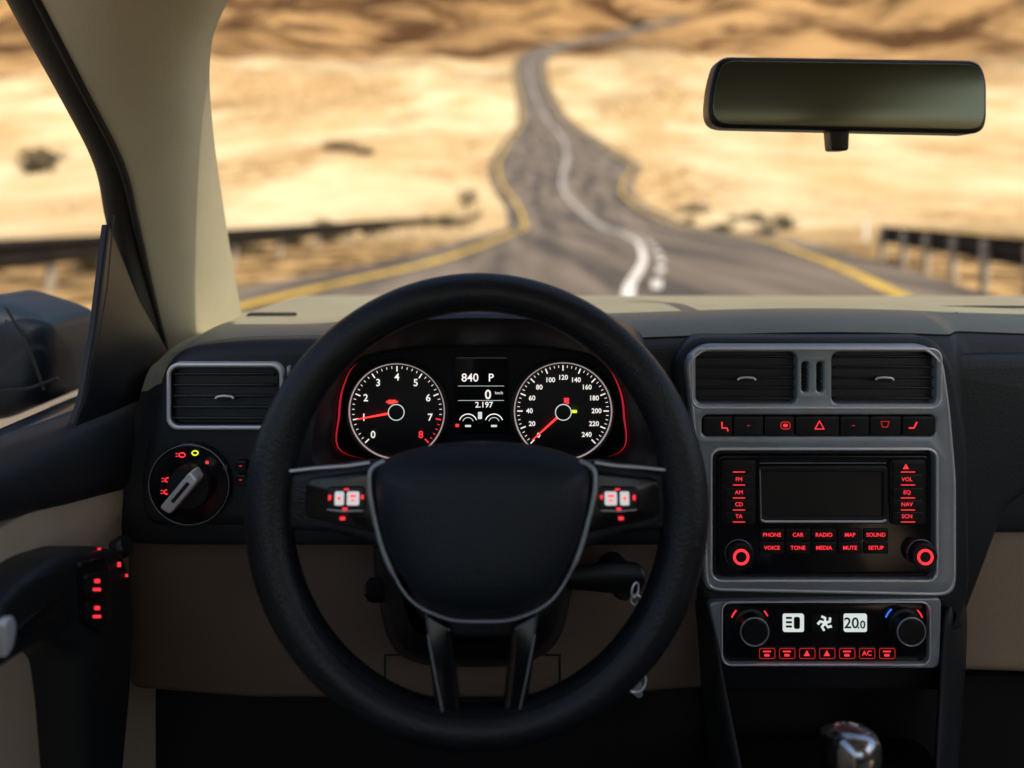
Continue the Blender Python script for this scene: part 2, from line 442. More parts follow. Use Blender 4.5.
# silver centre fascia with openings
stack = E('centre_console_trim', (.31, .79, .95))
ventL = rr(696, 352, 797, 404, 7); ventR = rr(832, 352, 937, 404, 7)
outer = rc([(685, 360), (702, 345), (928, 345), (944, 360), (951, 410), (957, 480), (957, 588), (948, 597), (712, 592), (704, 586), (702, 520), (692, 430)], 12, 6)
dslab('silver_fascia', [outer, ventL, ventR, rr(702, 415, 936, 437, 6), rr(712, 450, 936, 580, 9), rr(802, 362, 809, 392, 3), rr(817, 362, 824, 392, 3)], .782, .018, M_silver, stack, b=.0022)
def off(l, d):
    cx = sum(p[0] for p in l)/len(l); cy = sum(p[1] for p in l)/len(l)
    w = max(p[0] for p in l)-cx; h = max(p[1] for p in l)-cy
    return [(cx+(p[0]-cx)*(1+d/w), cy+(p[1]-cy)*(1+d/h)) for p in l]
tube('fascia_bright_edge', [D3(p[0], p[1], .7825) for p in off(outer, -3)], .0014, M_chrome, stack, closed=True)
tube('vent_bright_edge', [D3(p[0], p[1], .782) for p in rr(692, 349, 941, 408, 10)], .0013, M_chrome, stack, closed=True)
tube('radio_bright_edge', [D3(p[0], p[1], .782) for p in rr(711, 449, 937, 581, 10)], .0014, M_chrome, stack, closed=True)
dslab('backing', [rr(690, 348, 942, 590, 8)], .8005, .004, M_hole, stack, b=0)
for u in (805.5, 820.5):
    for i in range(6): dslab('thumbwheel_rib', [rr(u-3, 364+i*4.6, u+3, 366.5+i*4.6, .8, 2)], .788, .006, M_blk, stack, b=.0005)

M_slat = mat('vent_slat', (.030, .027, .023), .32, var=.25)
def vent(name, u0, v0, u1, v1, yf, ring=False, n=5):
    e = E(name, D3((u0+u1)/2, (v0+v1)/2, yf))
    if ring:
        dslab('trim_ring', [rr(u0-6, v0-6, u1+6, v1+6, 12, 7), rr(u0-2, v0-2, u1+2, v1+2, 9, 7)], yf, .02, M_chrome, e, b=.0015)
        dslab('inner_ring', [rr(u0-2.5, v0-2.5, u1+2.5, v1+2.5, 9, 7), rr(u0, v0, u1, v1, 8, 7)], yf+.002, .018, M_blk, e, b=.0008)
        dslab('cavity', [rr(u0-2, v0-2, u1+2, v1+2, 8)], yf+.017, .004, M_hole, e, b=0)
    h = (v1-v0)/n
    for i in range(n):
        vc = v0+h*(i+.5); a = D3(u0+1, vc, yf+.008); c = D3(u1-1, vc, yf+.008)
        box('slat', a.x, c.x, yf+.004, yf+.014, a.z-.0011, a.z+.0011, M_slat, e, b=.0009, rot=Matrix.Rotation(math.radians(-20), 3, 'X'))
    for i in range(7):
        u = u0+(u1-u0)*(i+1)/8; a = D3(u, v0, yf+.014); c = D3(u, v1, yf+.014)
        box('vane', a.x-.0008, a.x+.0008, yf+.013, yf+.0165, c.z, a.z, M_blk, e, b=0)
    uc, vc = (u0+u1)/2, (v0+v1)/2
    tube('tab', [D3(uc+du, vc+dv, yf-.001) for du, dv in ((-9, 2), (-7, 0), (-2, -.6), (2, -.6), (7, 0), (9, 2))], .0012, M_chrome, e)
    dslab('tab_body', [rr(uc-8, vc-1, uc+8, vc+4, 2)], yf, .012, M_slat, e, b=.001)
vent('air_vent', 696, 352, 797, 404, .784); vent('air_vent', 832, 352, 937, 404, .784)
dslab('side_vent_bezel', [rc([(150, 420), (158, 372), (178, 349), (230, 342), (330, 340), (330, 528), (250, 530), (140, 530), (136, 480)], 22, 8)], .795, .035, M_dash, dash, b=.015, seg=7)
vent('air_vent', 172, 369, 277, 424, .786, ring=True)
box('slot_button', D3(287, 372, .79).x, D3(291, 372, .79).x, .788, .8, D3(0, 376, .79).z, D3(0, 366, .79).z, M_silver, dash, b=.001)

# button strip
bs = E('switch_strip', D3(820, 426, .785))
eds = [703, 733, 764, 795, 840, 870, 902, 935]
for i in range(7):
    dslab('switch', [rr(eds[i]+.6, 416.2, eds[i+1]-.6, 435.8, 3)], .7835, .014, M_blk, bs, b=.0012)
def mk(u0, v0, u1, v1, m, y, par, nm='icon', r=.5): return dslab(nm, [rr(u0, v0, u1, v1, min(r, (u1-u0)/2.1, (v1-v0)/2.1), 2)], y, .0004, m, par, b=0)
tube('seat_icon', [D3(u, v, .7832) for u, v in ((722, 422), (722, 428), (727, 428), (728, 431))], .0007, M_red, bs)
tube('seat_icon_b', [D3(u, v, .7832) for u, v in ((917, 422), (914, 428), (909, 428))], .0007, M_red, bs)
tube('hazard_icon', [D3(u, v, .7832) for u, v in ((819.5, 421), (824, 429), (815, 429))], .0008, M_red, bs, closed=True)
tube('park_icon', [D3(p[0], p[1], .7832) for p in rr(781, 422, 790, 429, 2.5)], .0005, M_reddim, bs, closed=True)
mk(783.5, 424, 787.5, 427, M_red, .7832, bs); mk(852, 425.3, 855, 426, M_reddim, .7832, bs); mk(747, 425.3, 750, 426, M_reddim, .7832, bs)
tube('defog_icon', [D3(u, v, .7832) for u, v in ((881, 421.5), (889, 421.5), (887.5, 427), (882.5, 427))], .0005, M_reddim, bs, closed=True)

# stereo
st = E('car_stereo', D3(824, 515, .785))
dslab('face', [rr(718, 455, 930, 577, 6)], .786, .013, M_gloss, st, b=.002)
dslab('side_key_bank', [rr(722, 460, 756, 525, 4)], .7845, .006, M_blk, st, b=.001)
dslab('side_key_bank_b', [rr(890, 460, 926, 525, 4)], .7845, .006, M_blk, st, b=.001)
dslab('screen_bezel', [rr(758, 466, 888, 524, 4), rr(763, 472, 883, 517, 2)], .7835, .006, M_blk, st, b=.0012)
M_scr = mat('screen_off', (.028, .030, .027), .3, var=.1)
M_dark = mat('display_dark', (.01, .011, .011), .3, var=.1)
dslab('screen', [rr(762, 471, 884, 518, 2)], .7855, .002, M_scr, st, b=0)
tube('screen_lower_lip', [D3(u, v, .7833) for u, v in ((761, 520), (765, 521.5), (882, 521.5), (886, 520))], .0012, M_chrome, st)
tube('screen_side_lip', [D3(u, v, .7833) for u, v in ((761, 520), (760, 470))], .0007, M_silver, st)
tube('disc_slot', [D3(u, v, .786) for u, v in ((760, 460.5), (886, 460.5))], .0012, M_hole, st)
tube('disc_slot_edge', [D3(u, v, .7855) for u, v in ((760, 463), (886, 463))], .0004, M_silver, st)
lab = ['SRC', 'FM', 'AM', 'CD', 'TA']; lab2 = ['OFF', 'VOL', 'EQ', 'NAV', 'SCN']
for i, v in enumerate((467, 480, 493, 505, 517)):
    for a, c in ((725, 753), (893, 923)):
        dslab('key', [rr(a, v-5, c, v+5, 1.5)], .783, .003, M_blk, st, b=.0008)
    tube('led_line', [D3(733, v+5, .7826), D3(745, v+5, .7826)], .0004, M_red, st)
    tube('led_line', [D3(901, v+5, .7826), D3(915, v+5, .7826)], .0004, M_red, st)
    if i: dtxt(lab[i], 739, v-.5, 5.5, M_red, .7828, st); dtxt(lab2[i], 907, v-.5, 5.5, M_red, .7828, st)
dslab('eject_icon', [[(903, 469), (909, 469), (906, 464)]], .7827, .0004, M_red, st, b=0)
for j, v in enumerate((535, 548)):
    for i in range(5):
        a = 760+i*26
        dslab('key', [rr(a, v-6, a+24.5, v+6, 1.5)], .7845, .003, M_blk, st, b=.0008)
        s = [['PHONE', 'CAR', 'RADIO', 'MAP', 'SOUND'], ['VOICE', 'TONE', 'MEDIA', 'MUTE', 'SETUP']][j][i]
        dtxt(s, a+12, v, 5.4, M_red, .7842, st, bold=.00005)
for u in (738.5, 920.5):
    c = D3(u, 553, .785)
    lathe('knob', [(.0135, 0), (.0130, .007), (.0115, .009), (0.0001, .009)], c, (0, -1, 0), M_blk, st)
    tube('knob_skirt', [c+Vector((.0135*math.cos(a*math.pi/16), -.001, .0135*math.sin(a*math.pi/16))) for a in range(32)], .0004, M_silver, st, closed=True)
    tube('knob_ring_light', [c+Vector((.0066*math.cos(a*math.pi/12), -.0093, .0066*math.sin(a*math.pi/12))) for a in range(24)], .0013, M_red, st, closed=True)

# climate control
cl = E('climate_control_panel', D3(826, 632, .785))
dslab('silver_surround', [rc([(708, 602), (942, 598), (940, 664), (936, 669), (728, 667), (722, 660)], 7), rr(723, 603, 929, 664, 8)], .785, .02, M_silver, cl, b=.002)
dslab('surround_back', [rc([(700, 596), (948, 594), (948, 690), (722, 690)], 5)], .798, .02, M_blk, cl, b=.002)
dslab('face', [rr(724, 600, 929, 665, 12)], .790, .01, M_gloss, cl, b=.002)
tube('bright_edge', [D3(p[0], p[1], .7848) for p in rr(722, 602, 930, 665, 9)], .0009, M_chrome, cl, closed=True)
for u in (750, 904):
    c = D3(u, 624, .79)
    lathe('temperature_knob', [(.0165, 0), (.0165, .003), (.0138, .004), (.0130, .014), (.0115, .0155), (.0001, .0155)], c, (0, -1, 0), M_blk, cl)
    tube('knob_rim', [c+Vector((.0136*math.cos(a*math.pi/16), -.0148, .0136*math.sin(a*math.pi/16))) for a in range(32)], .0008, M_silver, cl, closed=True)
M_blue = mat('blue_backlight', (.02, .05, .3), .5, emit=(.05, .2, 1), es=1)
for uc, mm, a0, a1 in ((750, M_red, 135, 160), (750, M_red, 25, 42), (904, M_blue, 130, 160), (904, M_red, 20, 45)):
    c = D3(uc, 624, .789)
    tube('arc_light', [c+Vector((.0190*math.cos(math.radians(a0+(a1-a0)*i/6)), 0, .0190*math.sin(math.radians(a0+(a1-a0)*i/6)))) for i in range(7)], .0007, mm, cl)
for a, c in ((783, 804), (812, 838), (844, 867)):
    dslab('display_window', [rr(a, 614, c, 632, 2)], .7890, .001, M_dark if a == 812 else M_lcd, cl, b=0)
dslab('display_mark', [rr(794, 617, 800, 629, 2)], .7885, .0004, M_dark, cl, b=0)
for k in range(3): dslab('display_mark', [rr(786, 617+k*4.3, 792, 619+k*4.3, .6, 2)], .7885, .0004, M_dark, cl, b=0)
for k in range(5):
    c = D3(825, 623, .7886); a = math.pi*2*k/5+.3
    tube('fan_blade', [c, c+Vector((.005*math.cos(a), 0, .005*math.sin(a))), c+Vector((.0072*math.cos(a+.5), 0, .0072*math.sin(a+.5)))], .0012, M_lcd, cl)
dtxt('20', 851.5, 623.5, 15, M_dark, .7885, cl, bold=.0002); dtxt('.0', 861.5, 625, 11, M_dark, .7885, cl, bold=.0002)
for i in range(7):
    a = 758+i*20
    dslab('key', [rr(a, 647, a+18.5, 660, 2)], .7885, .003, M_blk, cl, b=.0008)
    tube('key_icon_frame', [D3(p[0], p[1], .7882) for p in rr(a+1.5, 648.5, a+17, 658.5, 1.5, 2)], .0003, M_reddim, cl, closed=True)
    if i in (2, 3): dslab('icon', [[(a+6, 656), (a+9, 650.5), (a+12, 656)]], .7881, .0004, M_red, cl, b=0)
    elif i == 5: dtxt('AC', a+9, 653.5, 7, M_red, .7881, cl)
    else: mk(a+5, 651, a+13, 652.2, M_red, .7881, cl); mk(a+6.5, 654.2, a+11.5, 656.5, M_red, .7881, cl)

# tunnel / lower console
tn = E('centre_tunnel', (.3, .7, .7))
grid('left_flank', [[D3(692, 596, .83), D3(706, 600, .795), D3(713, 610, .79)], [D3(700, 690, .83), D3(716, 680, .785), D3(725, 690, .782)], [D3(712, 800, .80), D3(738, 800, .745), D3(750, 800, .742)]], M_dash, tn, sub=2, thick=.004)
grid('right_flank', [[D3(968, 596, .83), D3(954, 600, .795), D3(943, 610, .79)], [D3(962, 690, .83), D3(949, 680, .785), D3(940, 690, .782)], [D3(955, 800, .80), D3(944, 800, .745), D3(932, 800, .742)]], M_dash, tn, sub=2, thick=.004)
dslab('cubby_back', [[(715, 665), (948, 665), (948, 900), (730, 900)]], .86, .01, M_hole, tn, b=0)
box('tunnel_floor', .19, .43, .25, .84, .50, .655, M_blk, tn, b=.02)
gl = E('gear_lever', (.262, .62, .8))
gc = D3(855, 726, .62)
M_knobchrome = mat('gear_knob_chrome', (.6, .6, .62), .18, metal=.95, var=.05)
lathe('knob', [(.010, -.09), (.012, -.06), (.016, -.045), (.0185, -.03), (.0195, -.015), (.0185, -.006), (.0145, -.001), (.008, .001), (.0001, .0015)], gc+Vector((0, 0, -.002)), (0.1, .15, 1), M_knobchrome, gl)
lathe('knob_leather', [(.014, -.085), (.018, -.055), (.0205, -.03), (.0212, -.018), (.0205, -.012), (.0188, -.0105)], gc+Vector((-.002, .006, 0)), (0.1, .15, 1), M_gloss, gl)
lathe('boot', [(.06, -.17), (.045, -.14), (.03, -.11), (.014, -.08)], gc, (0.1, .15, 1), M_leather, gl)

# ================================================================== INSTRUMENT CLUSTER
ic = E('instrument_cluster', D3(480, 410, .79))
hl = cat([Vector(p) for p in [(318, 470), (314, 420), (320, 375), (345, 341), (400, 322), (480, 317), (562, 322), (620, 341), (645, 375), (652, 420), (648, 470), (560, 482), (480, 484), (400, 482)]], 6, True)
pl = cat([Vector(p) for p in [(340, 452), (337, 415), (342, 385), (358, 362), (405, 350), (480, 347), (556, 350), (602, 362), (620, 385), (626, 415), (622, 452), (560, 462), (480, 463), (402, 462)]], 6, True)
def ringrow(l, y, d): return [D3(p[0], p[1], y) for p in off([tuple(q) for q in l], d)]
grid('hood', [ringrow(hl, .83, 18), ringrow(hl, .803, 14), ringrow(hl, .765, 7), ringrow(hl, .748, 3), ringrow(hl, .743, -1), ringrow(hl, .746, -5), ringrow(pl, .775, 4), ringrow(pl, .799, 0)], mat('hood_plastic', (.035, .030, .032), .40, bump=.4), ic, closed=True, ang=70)
for idx in (range(-3, 19), range(43, 63)):
    V = []; F = []
    L_ = list(idx)
    for j, i in enumerate(L_):
        p = pl[i % len(pl)]; fade = math.sin(math.pi*j/(len(L_)-1))
        for s_ in (.992, .992-.014*fade):
            V.append(D3(483+(p.x-483)*s_, 407+(p.y-407)*s_, .7978))
    for j in range(len(L_)-1): F.append((2*j, 2*j+2, 2*j+3, 2*j+1))
    from_data('added_hood_glow', V, F, M_redglow, ic)  # added glowing crescent, stands in for the red reflection on the hood
dslab('cluster_plate', [[tuple(p) for p in off([tuple(q) for q in pl], 3)]], .7985, .003, M_hole, ic, b=0)
dslab('centre_display', [rr(455, 357, 508, 434, 3)], .797, .002, M_gloss, ic, b=.0004)
M_gface = mat('gauge_face', (.012, .012, .013), .5, var=.1)
M_gring = mat('gauge_ring', (.5, .48, .5), .3, metal=.6, emit=(1, .75, .75), es=.35)
def gauge(nm, cu, cv, R, nmaj, labels, lsz, val, nmin, redfrom=None):
    yb = .7955; c = D3(cu, cv, yb)
    g = lambda a, r, y=yb: Vector((c.x+r*math.cos(a), y, c.z+r*math.sin(a)))
    lathe(nm+'_bezel', [(R*1.07/1000, -.003), (R*1.07/1000, .005), (R*1.03/1000, .007), (R/1000, .005), (R/1000, .0005), (.0001, .0004)], (c.x, .797, c.z), (0, -1, 0), M_gface, ic, n=64)
    Rm = R/1000
    tube(nm+'_ring', [g(2*math.pi*i/64, Rm*.985, .7948) for i in range(64)], .0008, M_gring, ic, closed=True, res=1)
    V = []; F = []; VR = []; FR = []
    def tick(a, r0, r1, w, red=False):
        VV, FF = (VR, FR) if red else (V, F)
        d = Vector((math.cos(a), 0, math.sin(a))); s = Vector((-d.z, 0, d.x))*w; n = len(VV); cc = Vector((c.x, yb-.0002, c.z))
        VV.extend([cc+d*r0-s, cc+d*r0+s, cc+d*r1+s, cc+d*r1-s]); FF.append((n, n+1, n+2, n+3))
    for i in range(nmaj*nmin+1):
        a = math.radians(225-270*i/(nmaj*nmin)); red = redfrom is not None and i/nmin >= redfrom
        if i % nmin == 0: tick(a, Rm*.82, Rm*.93, .0006, red)
        else: tick(a, Rm*.88, Rm*.93, .0003, red)
    from_data(nm+'_ticks', V, F, M_white, ic)
    if VR: from_data(nm+'_red_ticks', VR, FR, M_red, ic)
    for i, s in enumerate(labels):
        a = math.radians(225-270*i/(len(labels)-1)); p = g(a, Rm*(.70 if len(s) < 2 else .68), yb-.0003)
        txt(s, p, lsz/1000, M_red if redfrom is not None and i >= redfrom+1 else M_white, ic, bold=.0001)
    a = math.radians(225-270*val); d = Vector((math.cos(a), 0, math.sin(a))); s = Vector((-d.z, 0, d.x)); cc = Vector((c.x, yb-.004, c.z))
    from_data(nm+'_needle', [cc-s*.0012+d*.006, cc+s*.0012+d*.006, cc+s*.0006+d*Rm*.84, cc-s*.0006+d*Rm*.84], [(0, 1, 2, 3)], M_needle, ic)
    lathe(nm+'_hub', [(.0085, -.001), (.0085, .004), (.007, .006), (.0001, .0062)], (c.x, yb, c.z), (0, -1, 0), M_blk, ic)
    tube(nm+'_hub_ring', [g(2*math.pi*i/24, .0078, yb-.0052) for i in range(24)], .0005, M_lcd, ic, closed=True, res=1)
gauge('tachometer', 397, 411, 48, 8, list('012345678'), 10, 1.02/8, 5, 7)
gauge('speedometer', 563, 411, 49, 12, [str(20*i) for i in range(13)], 6.6, .01, 4)
mk(388, 400, 396, 404, M_needle, .795, ic); mk(386, 401, 398, 403, M_red, .7951, ic)
mk(569, 410, 577, 413, M_yel, .7915, ic); mk(564, 398, 569, 404, M_red, .795, ic)
yd = .7966
dtxt('840', 470, 378, 11.5, M_white, yd, ic, bold=.0001); dtxt('P', 491, 378, 11, M_white, yd, ic, bold=.0001)
dtxt('0', 488, 395, 13, M_white, yd, ic, bold=.0002); dtxt('km/h', 499, 393, 4, M_white, yd, ic)
dtxt('2.197', 484, 405, 8, M_white, yd, ic, bold=.0001)
tube('lcd_rule', [D3(458, 386, yd), D3(504, 386, yd)], .0002, M_lcd, ic, res=1); tube('lcd_rule', [D3(458, 400.5, yd), D3(504, 400.5, yd)], .0002, M_lcd, ic, res=1)
for c0 in (468, 494):
    tube('fuel_arc', [D3(c0+9*math.cos(math.radians(200+140*i/10)), 423+9*math.sin(math.radians(200+140*i/10)), yd) for i in range(11)], .0005, M_white, ic, res=1)
    tube('fuel_arc_inner', [D3(c0+5.5*math.cos(math.radians(200+140*i/10)), 423+5.5*math.sin(math.radians(200+140*i/10)), yd) for i in range(11)], .0003, M_lcd, ic, res=1)
    mk(c0-3, 425, c0+3, 427, M_lcd, yd, ic)
mk(478, 412, 482, 419, M_lcd, yd, ic); mk(455.5, 424, 459, 427, M_red, yd, ic)

# ================================================================== LIGHT SWITCH
ls = E('headlight_switch', D3(191, 483, .79))
c = D3(191, 483, .793)
lathe('dial_plate', [(.041, -.004), (.041, .003), (.038, .006), (.0375, .0045), (.0001, .0045)], c, (0, -1, 0), M_gloss, ls, n=48)
tube('dial_plate_rim', [c+Vector((.0395*math.cos(a*math.pi/24), -.0055, .0395*math.sin(a*math.pi/24))) for a in range(48)], .0004, M_silver, ls, closed=True)
lathe('knob', [(.022, .004), (.022, .012), (.020, .015), (.0001, .015)], c+Vector((.003, 0, 0)), (0, -1, 0), M_blk, ls)
a = math.radians(50); d = Vector((math.cos(a), 0, math.sin(a))); s = Vector((-d.z, 0, d.x)); cc = c+Vector((.001, 0, 0))
lp = [(cc+d*p[0]+s*p[1]) for p in rc([(-.021, -.0062), (.021, -.0062), (.023, .0062), (-.023, .0062)], .004, 4)]
slab('grip', [[(p.x, p.z) for p in lp]], .762, .02, M_chrome, ls, b=.002)
lp2 = [(cc+d*p[0]+s*p[1]) for p in rc([(-.010, -.0018), (.014, -.0018), (.014, .0018), (-.010, .0018)], .001, 3)]
slab('grip_inlay', [[(p.x, p.z) for p in lp2]], .7612, .002, M_blk, ls, b=.0003)
mk(205.5, 461, 208.5, 464, M_red, .760, ls)
for u, v in ((168, 480), (167, 492), (182, 455)):
    tube('lamp_icon', [D3(u+3*math.cos(t*math.pi/6), v+2.2*math.sin(t*math.pi/6), .7875) for t in range(12)], .0006, M_red, ls, closed=True, res=1)
    mk(u-6.5, v-1.8, u-4, v-1, M_red, .7875, ls); mk(u-6.5, v+1, u-4, v+1.8, M_red, .7875, ls)
tube('lamp_icon', [D3(195+3*math.cos(t*math.pi/6), 453+2.2*math.sin(t*math.pi/6), .7875) for t in range(12)], .0007, M_yel, ls, closed=True, res=1)
for v in (466, 480):
    dslab('dimmer_wheel', [rr(235, v-5, 246, v+6, 2)], .788, .01, M_blk, ls, b=.001)
    mk(239, v-.5, 242, v+.5, M_reddim, .7877, ls)

# ================================================================== STEERING WHEEL
WY = .65; WC = Vector(((477-512)*WY/800, WY, EYE-(501-210)*WY/800))
sw = E('steering_wheel', WC, (math.radians(-9), 0, 0))
def w2(px, py): return ((px-477)*WY/800, (501-py)*WY/800)
def sq(p): return (481+(p[0]-481)*.975, 444+(p[1]-444)*.915)
n = 96; Rw = .1690; V = []; F = []; ns = 20
for i in range(n):
    a = 2*math.pi*i/n
    sd = abs(math.cos(a)); r = .0165+.0024*sd**3
    for j in range(ns):
        b = 2*math.pi*j/ns
        rr_ = Rw+r*math.cos(b); V.append((rr_*math.cos(a), r*1.05*math.sin(b), rr_*math.sin(a)))
for i in range(n):
    for j in range(ns):
        F.append((i*ns+j, i*ns+(j+1) % ns, ((i+1) % n)*ns+(j+1) % ns, ((i+1) % n)*ns+j))
from_data('rim', V, F, M_leather, sw, local=True, ang=60)
tube('rim_stitch', [((Rw-.0128)*math.cos(2*math.pi*i/n), -.0125, (Rw-.0128)*math.sin(2*math.pi*i/n)) for i in range(n)], .0006, M_hole, sw, closed=True, local=True)
def wsl(name, pts, y, th, m, b=.003, r=6):
    return slab(name, [[w2(*p) for p in rc(pts, r)]], y, th, m, sw, b=b, local=True)
def mir(p): return [(2*482.5-a, b) for a, b in p]
SL = [(272, 474), (300, 470), (372, 462), (410, 470), (430, 590), (405, 568), (372, 541), (335, 531), (296, 529), (270, 534)]
for fn in (lambda p: p, mir):
    wsl('spoke', fn(SL), -.004, .016, M_leather, b=.006, r=10)
    wsl('spoke_switch_panel', fn([(308, 478), (372, 470), (377, 505), (384, 530), (345, 522), (308, 514)]), -.010, .008, M_gloss, b=.002, r=8)
    tube('spoke_trim', [(w2(*p)[0], -.0105, w2(*p)[1]) for p in fn([(292, 470), (320, 467), (350, 465), (371, 462)])], .0013, M_chrome, sw, local=True)
    wsl('rocker', fn([(329, 485), (367, 484), (368, 508), (331, 507)]), -.0125, .004, M_blk, b=.0015, r=5)
    wsl('button_grey', fn([(338, 489), (347, 489), (347, 502), (338, 502)]), -.0132, .0006, M_whitesoft, b=0, r=2)
    wsl('button_grey', fn([(350, 489), (362, 489), (362, 502), (350, 502)]), -.0132, .0006, M_whitesoft, b=0, r=2)
    tube('rocker_edge', [(w2(*p)[0], -.0126, w2(*p)[1]) for p in fn([(331, 506), (345, 507.5), (366, 507)])], .0005, M_chrome, sw, local=True)
    for q in ((332, 492, 334.5, 497), (353, 492, 359, 494), (354, 496.5, 358, 498), (341, 494, 344, 496.5), (364, 492, 366.5, 496), (346, 504, 351, 506), (344, 512.5, 349, 515.5), (347, 486, 352, 487.5)):
        wsl('button_icon', fn([(q[0], q[1]), (q[2], q[1]), (q[2], q[3]), (q[0], q[3])]), -.0140, .0004, M_red, b=0, r=1)
wsl('lower_hub_shell', [sq(p) for p in [(395, 560), (570, 560), (548, 628), (520, 648), (445, 648), (418, 628)]], .000, .018, M_blk, b=.006, r=14)
LG = [(426, 600), (453, 616), (463, 698), (440, 698)]
for fn in (lambda p: p, mir):
    wsl('lower_spoke', fn(LG), -.008, .016, M_gloss, b=.003, r=5)
    tube('lower_spoke_edge', [(w2(*p)[0], -.0095, w2(*p)[1]) for p in fn([(431, 622), (438, 655), (446, 690)])], .0006, M_silver, sw, local=True)
HB = [sq(p) for p in cat([Vector(p) for p in [(374, 478), (384, 462), (425, 449), (482, 444), (540, 449), (581, 462), (592, 478), (586, 520), (572, 560), (548, 596), (515, 612), (482, 615), (450, 612), (417, 596), (393, 560), (379, 520)]], 5, True)]
puff('airbag_pad', [w2(*p) for p in HB], -.012, .026, M_hub, sw, local=True, p=4.5, back=.02)
TR = [sq(p) for p in cat([Vector(p) for p in [(384, 461), (371, 470), (370, 490), (376, 522), (389, 563), (413, 602), (448, 620), (482, 623), (517, 620), (552, 602), (576, 563), (589, 522), (596, 490), (595, 470), (581, 461)]], 5)]
nT = len(TR)
tube('pad_trim', [(w2(*p)[0], -.0145, w2(*p)[1]) for p in TR], .0022, M_silver, sw, local=True, radii=[1.0 if abs(i/nT-.5) > .2 else .55 for i in range(nT)])
lathe('hub_boss', [(.045, -.09), (.05, -.03), (.055, -.005), (.05, .0)], (0, 0, -.02), (0, -1, 0), M_blk, sw, local=True)

# column + stalks + keys
co = E('steering_column', (WC.x, .74, .92))
cg = []
for yy, s in ((.665, .80), (.69, .95), (.74, 1.0), (.81, 1.05)):
    lp = rc([(388, 470), (560, 470), (572, 560), (558, 640), (520, 662), (425, 662), (392, 645), (376, 560)], 30, 6)
    cx, cy = 474, 560
    cg.append([D3(cx+(p[0]-cx)*s, cy+(p[1]-cy)*s, yy) for p in lp])
grid('shroud', cg, M_blk, co, closed=True, ang=60)
grid('right_stalk', [[Vector((D3(u, v, yy).x, yy-dy, D3(u, v, yy).z)) for v, dy in ((560+e, 0), (557+e, .006), (575, .012), (594-e, .006), (592-e, 0), (575, -.008))] for u, yy, e in ((545, .74, 6), (580, .735, 5), (600, .73, 1), (630, .725, 0), (641, .722, 3), (643, .722, 10))], M_blk, co, closed=True, sub=1)
grid('left_stalk', [[Vector((D3(u, v, yy).x, yy-dy, D3(u, v, yy).z)) for v, dy in ((575+e, 0), (572+e, .006), (588, .012), (604-e, .006), (602-e, 0), (588, -.008))] for u, yy, e in ((410, .74, 6), (392, .735, 5), (384, .73, 2), (372, .725, 1), (368, .722, 4), (366, .722, 10))], M_blk, co, closed=True, sub=1)
ky = E('car_key', D3(630, 600, .75))
lathe('ignition_lock', [(.015, -.03), (.015, .01), (.012, .014), (.0001, .014)], D3(622, 580, .77), (0.25, -1, 0), M_blk, ky)
box('key_head', D3(618, 0, .745).x, D3(638, 0, .745).x, .742, .75, D3(0, 592, .745).z, D3(0, 568, .745).z, M_blk, ky, b=.003)
def ring(c, r, th, rot, m):
    q = Matrix.Rotation(rot, 3, 'Z')
    tube('ring', [Vector(c)+q @ Vector((r*math.cos(t*math.pi/10), 0, r*math.sin(t*math.pi/10))) for t in range(20)], th, m, ky, closed=True)
ring(D3(635, 590, .70), .006, .0010, .9, M_chrome)
for i in range(10):
    ring(D3(636+1.2*math.sin(i), 600+i*7.5, .70), .0045, .001, i*1.4, M_chrome)
ring(D3(636, 682, .70), .009, .0013, .2, M_chrome)
slab('spare_key', [[(D3(634, 676, .70).x+a, D3(634, 676, .70).z+b) for a, b in rc([(0, 0), (.006, -.001), (.008, -.018), (.004, -.020), (-.001, -.016)], .002, 3)]], .70, .002, M_silver, ky, b=.0005)

# ================================================================== DOOR + PILLAR
door = E('car_door', (-.39, .6, .9))
def S(px, py, x=-.385):
    yy = -x*800/(512-px); return Vector((x, yy, EYE-(py-210)*yy/800))
def sidepoly(name, pts, x, thick, m, par=door, r=.01, b=.003, pix=True):
    """part facing +X (into the cabin)"""
    if pix: P = [S(p[0], p[1], x) for p in pts]; P2 = [(p.y, p.z) for p in P]
    else: P2 = pts
    o = slab(name, [rc(P2, r, 5)], 0, thick, m, None, b=b)
    for v in o.data.vertices:
        a, yy, z = v.co; v.co = Vector((x-yy, a, z))
    bm = bmesh.new(); bm.from_mesh(o.data); bmesh.ops.recalc_face_normals(bm, faces=bm.faces); bm.to_mesh(o.data); bm.free()
    o.parent = par; o.matrix_parent_inverse = Matrix.Translation(par.location).inverted()
    return o
prof = [(-.47, .995, 0), (-.45, 1.004, 0), (-.425, 1.010, 0), (-.405, 1.008, 0), (-.393, .998, 0), (-.387, .985, .3), (-.386, .975, .7), (-.387, .966, 1), (-.394, .958, 1)]
grid('sill_trim', [[Vector((x, yy, z+(.006 if yy < .7 else 0)-(.012*sstep(yy, .62, .9))-w_*max(0, (yy-.6))*.16)) for x, z, w_ in prof] for yy in [-.6+.1*i for i in range(16)]+[.95]], M_dash, door, ang=60)
sidepoly('beige_panel', [(-.6, .975), (.97, .95), (.97, .5), (-.6, .5)], -.392, .03, M_beigedoor, pix=False)
hook = [(-420, 900), (-420, 790), (-160, 700), (0, 612), (28, 580), (62, 556), (95, 545), (124, 550), (134, 577), (137, 620), (133, 690), (124, 790), (108, 900), (72, 900), (90, 790), (84, 705), (78, 655), (48, 640), (15, 662), (-60, 716), (-200, 806)]
sidepoly('pull_handle', hook, -.352, .04, M_dash, r=.012, b=.009)
